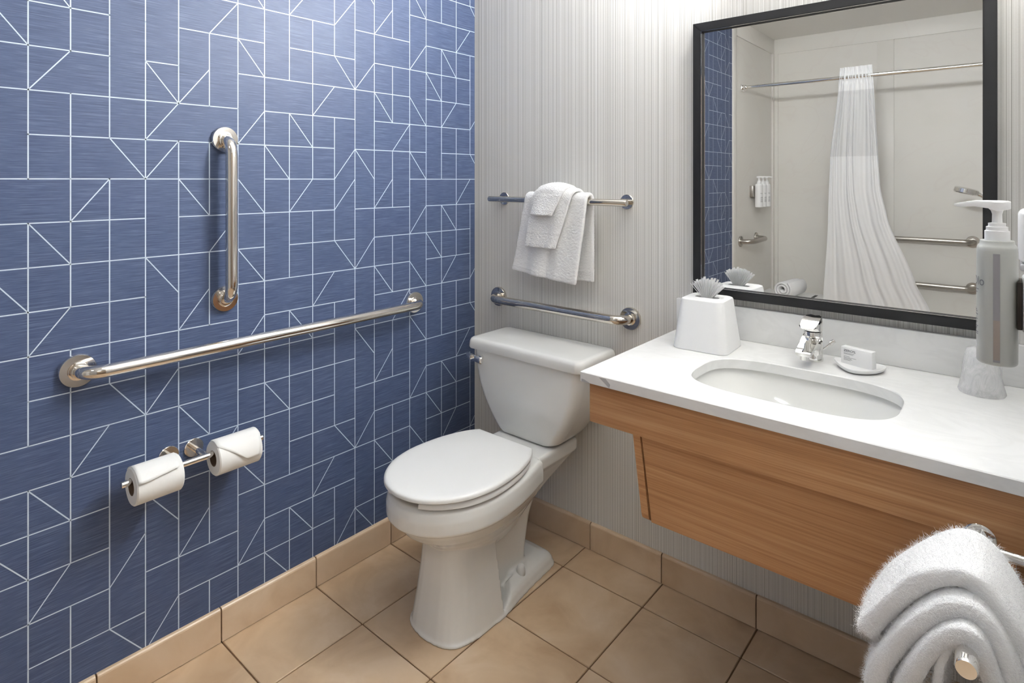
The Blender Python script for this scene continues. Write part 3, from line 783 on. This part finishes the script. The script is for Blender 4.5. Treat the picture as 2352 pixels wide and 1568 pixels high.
text('lettering', 'ZERO%', .0090, M_print, sbx, Matrix.Translation((-.031, -.0112, .0325)) @ RM)
bm = bmesh.new()
for z, a, b in ((.0285, -.031, -.005), (.0262, -.031, -.008), (.0205, -.031, -.016), (.0178, -.031, .000), (.0155, -.031, -.012), (.0132, -.031, -.010), (.0109, -.031, -.014)):
    bx(bm, a, b, -.0113, -.0110, z, z+.0007)
build('small_print', bm, M_print, sbx)['kind'] = 'stuff'
cup = thing('wrapped_cup', 'clear plastic cup upside down in a crinkled plastic wrap on the counter', 'cup', (1.722, -.118, CT))
bm = bmesh.new(); lathe(bm, [(.034, .0), (.036, .002), (.0335, .006), (.027, .092), (.0255, .095), (.001, .0952)], 40); build('cup', bm, M_cup, cup, 40)
bm = bmesh.new(); rings = []
for r, z in ((.043, .0005), (.0445, .004), (.0425, .010), (.0400, .022), (.0380, .04), (.0355, .06), (.0330, .08), (.031, .092), (.027, .1005), (.016, .104), (.004, .1045)):
    rings.append([Vector(((r + .0022*noise.noise(Vector((math.cos(a)*2.2, math.sin(a)*2.2, z*38))))*math.cos(a), (r + .0022*noise.noise(Vector((math.cos(a)*2.2, math.sin(a)*2.2, z*38+9))))*math.sin(a), z)) for a in [2*PI*k/56 for k in range(56)]])
loft(bm, rings, (False, True)); build('wrap', bm, M_wrap, cup, True)

# ------------------------------------------------------------------ pump bottles
def pump_bottle(name, label, loc, rz, sx, sy, h, group=None, detail=True):
    t = thing(name, label, 'pump bottle', loc, rz, group)
    bm = bmesh.new()
    e = lambda k, z: [Vector((x, y, z)) for x, y in superell(sx*k, sy*k, 2.5, 48)]
    loft(bm, [e(.93, 0), e(.99, .002), e(1, .006), e(1, h-.012), e(.98, h-.006), e(.93, h-.002), e(.86, h), e(.84, h+.004), e(.82, h+.006)])
    build('bottle', bm, M_bottle, t, 40)
    bm = bmesh.new(); R = min(sx, sy)*.60
    lathe(bm, [(R, h+.005), (R*1.02, h+.007), (R*1.02, h+.022), (R*.9, h+.023), (R*.9, h+.029), (R*.72, h+.030), (R*.72, h+.035), (R*.42, h+.036), (R*.40, h+.05), (R*.5, h+.056), (R*.72, h+.060)], 32)
    cap = build('pump', bm, M_plastic, t, 40)
    bm = bmesh.new(); rings = []
    for x, hw, zt, zb in ((.018, .010, h+.071, h+.060), (.014, .013, h+.0725, h+.058), (0, .014, h+.073, h+.056), (-.012, .012, h+.073, h+.060), (-.03, .008, h+.0725, h+.0625), (-.048, .006, h+.069, h+.061), (-.058, .003, h+.0665, h+.0625)):
        rings.append([Vector((x, y, z)) for y, z in ((hw, zt-.003), (hw*.8, zt), (-hw*.8, zt), (-hw, zt-.003), (-hw*.9, zb), (hw*.9, zb))])
    loft(bm, rings); build('spout', bm, M_plastic, cap, 40)
    if detail:
        bm = bmesh.new(); bx(bm, -.0045, .0045, -sy-.0006, -sy+.002, .006, h-.014); w = build('level_window', bm, M_window, t)
        bm = bmesh.new(); bx(bm, -.0042, .0042, -sy-.0009, -sy+.002, .010, .075); build('soap_level', bm, M_amber, w)
    bm = bmesh.new()
    def on(a, z):                                   # point on the bottle wall
        c_, s_ = math.cos(a), math.sin(a); k = 1.012
        return Vector((sx*k*math.copysign(abs(c_)**.8, c_), sy*k*math.copysign(abs(s_)**.8, s_), z))
    for z, a, b in ((.615, -.5, .18), (.59, -.5, .02), (.44, -.6, -.05), (.425, -.6, .02), (.40, -.6, .10), (.36, -.6, .06), (.335, -.6, .02), (.30, -.6, .12), (.285, -.6, 0), (.25, -.6, .12), (.235, -.6, .10)):
        n_ = 6; A = [PI + .45 + (a + (b-a)*q/n_) for q in range(n_+1)]
        for p, q in zip(A, A[1:]): bm.faces.new([bm.verts.new(v) for v in (on(p, h*z), on(q, h*z), on(q, h*z+.0016), on(p, h*z+.0016))])
    build('label_print', bm, M_print, t)['kind'] = 'stuff'
    return t
BW = 1.0
pb = pump_bottle('pump_bottle', 'grey pump bottle with a level window hanging over the right end of the counter', (1.758, -.562, 1.046), 0, .0275, .033, .198)
lt = text('lettering', 'Olo', .021, M_print, pb, Matrix.Identity(4), 0)
for v in lt.data.vertices:                         # wrap the letters round the bottle
    a = PI - .05 + v.co.x/.030; c_, s_ = math.cos(a), math.sin(a)
    v.co = Vector((.0275*1.015*math.copysign(abs(c_)**.8, c_), .033*1.015*math.copysign(abs(s_)**.8, s_), .130 + v.co.y))
br = thing('bottle_bracket', 'silver wall bracket holding the grey pump bottle', 'bracket', (XW, -.562, 1.105))
box('plate', -.040, 0, -.028, .060, .0, .085, M_silver, br, .004); box('clip', -.0465, -.040, -.028, .03, .004, .081, M_dark, br, .001)
wu = thing('wall_unit', 'white rounded plastic unit on the right wall, cut by the picture edge', 'wall unit', (XW, -.33, 1.18))
box('housing', -.045, 0, -.05, .06, .014, .115, M_plastic, wu, .012, 4); box('base', -.042, 0, -.05, .06, 0, .013, M_silver, wu, .003)

# ------------------------------------------------------------------ mirror
mr = thing('mirror', 'large rectangular wall mirror in a thin black frame above the sink', 'mirror', (1.3715, 0, .987))
hw, hh, fw = .3765, .861, .027
box('glass', -hw+fw*.5, hw-fw*.5, -.018, -.006, fw*.5, hh-fw*.5, M_glass, mr)
def fside(q):
    bm = bmesh.new(); vs = [[Vector((p[0], -.001, p[1])) for p in q], [Vector((p[0], -.032, p[1])) for p in q]]
    loft(bm, vs); bmesh.ops.bevel(bm, geom=[e for e in bm.edges if all(v.co.y < -.03 for v in e.verts)], offset=.0018, segments=2, affect='EDGES')
    return build('frame_side', bm, M_black, mr, 40)
fside([(-hw, 0), (hw, 0), (hw-fw, fw), (-hw+fw, fw)]); fside([(-hw, hh), (-hw+fw, hh-fw), (hw-fw, hh-fw), (hw, hh)])
fside([(-hw, 0), (-hw+fw, fw), (-hw+fw, hh-fw), (-hw, hh)]); fside([(hw, 0), (hw, hh), (hw-fw, hh-fw), (hw-fw, fw)])
bm = bmesh.new(); e_ = .0010
for a in ((-hw+fw, hw-fw, fw, fw+e_), (-hw+fw, hw-fw, hh-fw-e_, hh-fw), (-hw+fw, -hw+fw+e_, fw, hh-fw), (hw-fw-e_, hw-fw, fw, hh-fw)): bx(bm, a[0], a[1], -.0325, -.0305, a[2], a[3])
build('inner_bead', bm, M_chrome, mr)

# ------------------------------------------------------------------ towel rack on the vanity apron and thick folded towel
RZ = .742; RXc = 1.735
rk = thing('towel_rack', 'chrome towel rail with an arm on the front of the wood vanity', 'towel rack', (RXc, -.56, RZ))
bm = bmesh.new(); lathe(bm, [(.023, 0), (.023, -.004), (.020, -.006), (.012, -.006)], 32, (0, 0, 0), 'y'); build('flange', bm, M_chrome, rk, 40)
bm = bmesh.new(); tube(bm, [(0, 0, 0), (0, -.358, 0), (0, -.362, 0)], [.0125, .0125, .011], 24); build('arm', bm, M_chrome, rk, 40)
bm = bmesh.new(); tube(bm, [(0, -.045, .004), (XW-RXc, -.045, .004)], .0095, 20); build('rail', bm, M_chrome, rk, 40)
def arch(hl, hr, D, ztop, zl, zr, xc, n=14):
    """tent-like section: left drop, rounded apex, right drop"""
    f = lambda d: min(1, d/D)**.56
    dl = [(ztop-zl)*(1-k/n)**2 for k in range(n+1)]; dr = [(ztop-zr)*(k/n)**2 for k in range(1, n+1)]
    return [(xc - hl*f(d) - .03*max(0, d-D), ztop-d) for d in dl] + [(xc + hr*f(d), ztop-d) for d in dr]
bm = bmesh.new()
def layer(hl, hr, D, ztop, zl, zr, y0, y1, th, xc, seed):
    P = arch(hl, hr, D, ztop, zl, zr, xc); m = len(P); K = 12; ring_rows = []
    sec = []
    for k in range(K):                                # rounded long cross-section in (across-thickness, along-y)
        pass
    prof = [(-.5, y0+th*.35), (-.35, y0+th*.1), (0, y0), (.35, y0+th*.1), (.5, y0+th*.35)] 
    ymid = [y0 + (y1-y0)*f for f in (.3, .5, .7)]
    prof = prof + [(.5, q) for q in ymid] + [(.5, y1-th*.35), (.3, y1), (-.3, y1), (-.5, y1-th*.35)] + [(-.5, q) for q in reversed(ymid)]
    rings = []
    for i, (x, z) in enumerate(P):
        a, b = P[max(0, i-1)], P[min(m-1, i+1)]; d = Vector((b[0]-a[0], 0, b[1]-a[1])).normalized(); nrm = Vector((-d.z, 0, d.x))
        ring = []
        for (u, y) in prof:
            q = Vector((x, y, z)) + nrm*u*th*(1 + .12*noise.noise(Vector((x*20, y*20, z*20+seed))))
            q += Vector((noise.noise(q*12+Vector((seed,0,0))), noise.noise(q*12+Vector((0,seed,0))), noise.noise(q*12+Vector((0,0,seed)))))*.006
            ring.append(q)
        rings.append(ring)
    loft(bm, rings)
layer(.124, .078, .135, .815, .672, .52, -.856, -.725, .030, 1.734, 1.)
layer(.104, .062, .14, .788, .46, .50, -.878, -.725, .028, 1.735, 4.)
layer(.074, .046, .12, .765, .46, .50, -.895, -.725, .026, 1.735, 7.)
layer(.034, .028, .06, .7635-.006+.004, .47, .50, -.890, -.725, .012, 1.735, 9.)
o = build('folded_towel', bm, M_towel, None, True)
md = o.modifiers.new('s', 'SUBSURF'); md.levels = 3; md.render_levels = 3
baked(o)
terry(o, .002)
md = o.modifiers.new('fuzz', 'PARTICLE_SYSTEM'); ps = o.particle_systems[0].settings
ps.type = 'HAIR'; ps.count = 90000; ps.hair_length = .0022; ps.hair_step = 2; ps.render_step = 2; ps.root_radius = .28; ps.tip_radius = .12; ps.radius_scale = .001
ps.brownian_factor = .002; ps.use_advanced_hair = True; ps.factor_random = .0012; ps.material = 1
tag(o, 'thick white plush towel folded in layers over the chrome rack arm', 'towel')

# ================================================================== shower things seen in the mirror
RY, RZ2 = -3.30, 2.132
rd = thing('shower_rod', 'straight chrome shower curtain rod across the shower opening', 'curtain rod', (0, RY, RZ2))
bm = bmesh.new(); tube(bm, [(0,0,0), (XW,0,0)], .0150, 24); build('rod', bm, M_chrome, rd, 40)
for x, s in ((0, 1), (XW, -1)):
    bm = bmesh.new(); bx(bm, min(x+s*.0, x+s*.014), max(x+s*.0, x+s*.014), -.032, .032, -.032, .032, .006); lathe(bm, [(.02, s*.012), (.024, s*.02), (.024, s*.035), (.018, s*.04), (.0145, s*.05)], 24, (x,0,0), 'x'); build('end_bracket', bm, M_chrome, rd, 40)
cur = thing('shower_curtain', 'white gathered shower curtain with a sheer upper panel hanging from the rod', 'shower curtain', (0, RY, 0))
def cx(z):
    """left/right edges at height z"""
    Lp = [(.0, .585), (.42, .628), (1.0, .66), (1.53, .674), (2.03, .728), (2.21, .738)]
    Rp = [(.0, 1.52), (.42, 1.326), (.62, 1.235), (1.07, 1.064), (1.3, 1.02), (1.53, 1.008), (2.03, .978), (2.21, .966)]
    return interp(Lp, z), interp(Rp, z)
def curtain_part(name, z0, z1, m, dy=0., nz=24, thick=.002, both=True):
    bm = bmesh.new(); NU = 150; rows = []
    for i in range(nz+1):
        z = z0 + (z1-z0)*i/nz; l, r = cx(z); row = []
        for j in range(NU+1):
            u = j/NU; am = .010*min(1, .35 + (2.2-z)*.9)
            uu = u**(1+.35*max(0, (1.2-z)))
            ph = 2*PI*(5.5*uu + .25*math.sin(5*u) + .12*math.sin(z*2+u*9))
            y = am*math.sin(ph) +   .004*math.sin(ph*2.3+1) + .02*noise.noise(Vector((u*6, z*1.5, 3)))
            x = l + (r-l)*u + .006*math.cos(ph*.5)
            if abs(z-RZ2) < .05: y = (y*.3) + (.019 if (j//6) % 2 else -.019)*(1-abs(z-RZ2)/.05)
            row.append(bm.verts.new((x, y+dy, z)))
        rows.append(row)
    for i in range(nz):
        for j in range(NU): bm.faces.new((rows[i][j], rows[i][j+1], rows[i+1][j+1], rows[i+1][j]))
    o = build(name, bm, m, cur, True)
    return o
curtain_part('header', 2.03, 2.21, M_cloth, 0, 14); curtain_part('sheer_panel', 1.53, 2.03, M_sheer, 0, 12); curtain_part('main_panel', .05, 1.53, M_cloth, 0, 40)
# small grab bar, dispensers, long bars, hand shower, seat, rolled towel
grab('grab_bar', 'small brushed grab bar on the shower end wall below the pump bottles', (0, -3.27, .83), (0, -3.66, .835), (.10, 0, 0), .020, .046, M_brush, .08)
grab('grab_bar', 'upper of two long brushed grab bars on the shower back wall', (.80, YB, .857), (1.518, YB, .857), (0, .065, 0), .020, .046, M_brush)
grab('grab_bar', 'lower of two long brushed grab bars on the shower back wall', (.85, YB, .487), (1.518, YB, .487), (0, .065, 0), .020, .046, M_brush)
sb = thing('bottle_bracket', 'silver bracket carrying three white pump bottles on the shower end wall', 'bracket', (0, -3.66, 1.20))
box('plate', 0, .028, -.20, .16, 0, .10, M_brush, sb, .004)
M_bottle_keep = M_bottle; M_bottle = M_plastic
names = ('nearest the curtain opening', 'in the middle of the three', 'nearest the back corner of the shower')
for k in range(3):
    pump_bottle('pump_bottle', 'white shower pump bottle ' + names[k], (.060, -3.565 - k*.105, 1.11), PI + .25, .030, .034, .20, 'pump bottles in the shower', False)
M_bottle = M_bottle_keep
hs = thing('hand_shower', 'chrome round hand shower head on the right side of the shower', 'shower head', (1.50, -3.70, 1.27))
hm = Matrix.Rotation(math.radians(14), 4, 'Y')
bm = bmesh.new(); lathe(bm, [(.001, .024), (.066, .022), (.076, .014), (.078, -.014), (.070, -.022), (.001, -.023)], 40); bmesh.ops.transform(bm, matrix=hm, verts=bm.verts); build('head', bm, M_chrome, hs, 40)
bm = bmesh.new(); tube(bm, [(.05, 0, -.014), (.09, 0, -.035), (.16, 0, -.10), (.22, 0, -.17)], [.016, .013, .012, .011], 20); build('handle', bm, M_chrome, hs, 50)
bm = bmesh.new(); tube(bm, [(.27, 0, -.35), (.27, 0, .35)], .011, 18); bx(bm, .195, .29, -.02, .02, -.185, -.14, .006); tube(bm, [(.27, 0, .33), (.33, 0, .33)], .012, 16); tube(bm, [(.27, 0, -.33), (.33, 0, -.33)], .012, 16); build('slide_rail', bm, M_chrome, hs, 40)
st = thing('folding_bench', 'white fold-down shower bench with a black slot on the shower end wall', 'bench', (0, -3.74, .317))
box('seat_panel', .02, .62, -.22, .24, 0, .025, M_plastic, st, .008); box('slot', .44, .465, -.12, .10, .0252, .0262, M_black, st)
box('seat_support', .0, .60, -.15, -.11, -.03, -.0005, M_brush, st, .002); box('seat_support', .0, .60, .12, .16, -.03, -.0005, M_brush, st, .002); box('wall_plate', 0, .015, -.20, .20, -.1, -.031, M_brush, st, .002)
bm = bmesh.new(); R0 = .075; rings = []
for k in range(64):
    a = k/63*2*PI*2.6; r_ = .018 + .057*k/63
    w_ = .016
    ring = [Vector((r_*math.cos(a), y, r_*math.sin(a))) + Vector((math.cos(a), 0, math.sin(a)))*d for y, d in ((-.15, -w_/2), (-.158, 0), (-.15, w_/2), (.15, w_/2), (.158, 0), (.15, -w_/2))]
    rings.append(ring)
loft(bm, rings); o = build('rolled_towel', bm, M_towel, None, True); o.location = (.30, -3.62, .343+.083); o.rotation_euler = (0, PI*.9, math.radians(8)); tag(o, 'white rolled towel lying on the shower bench', 'towel')
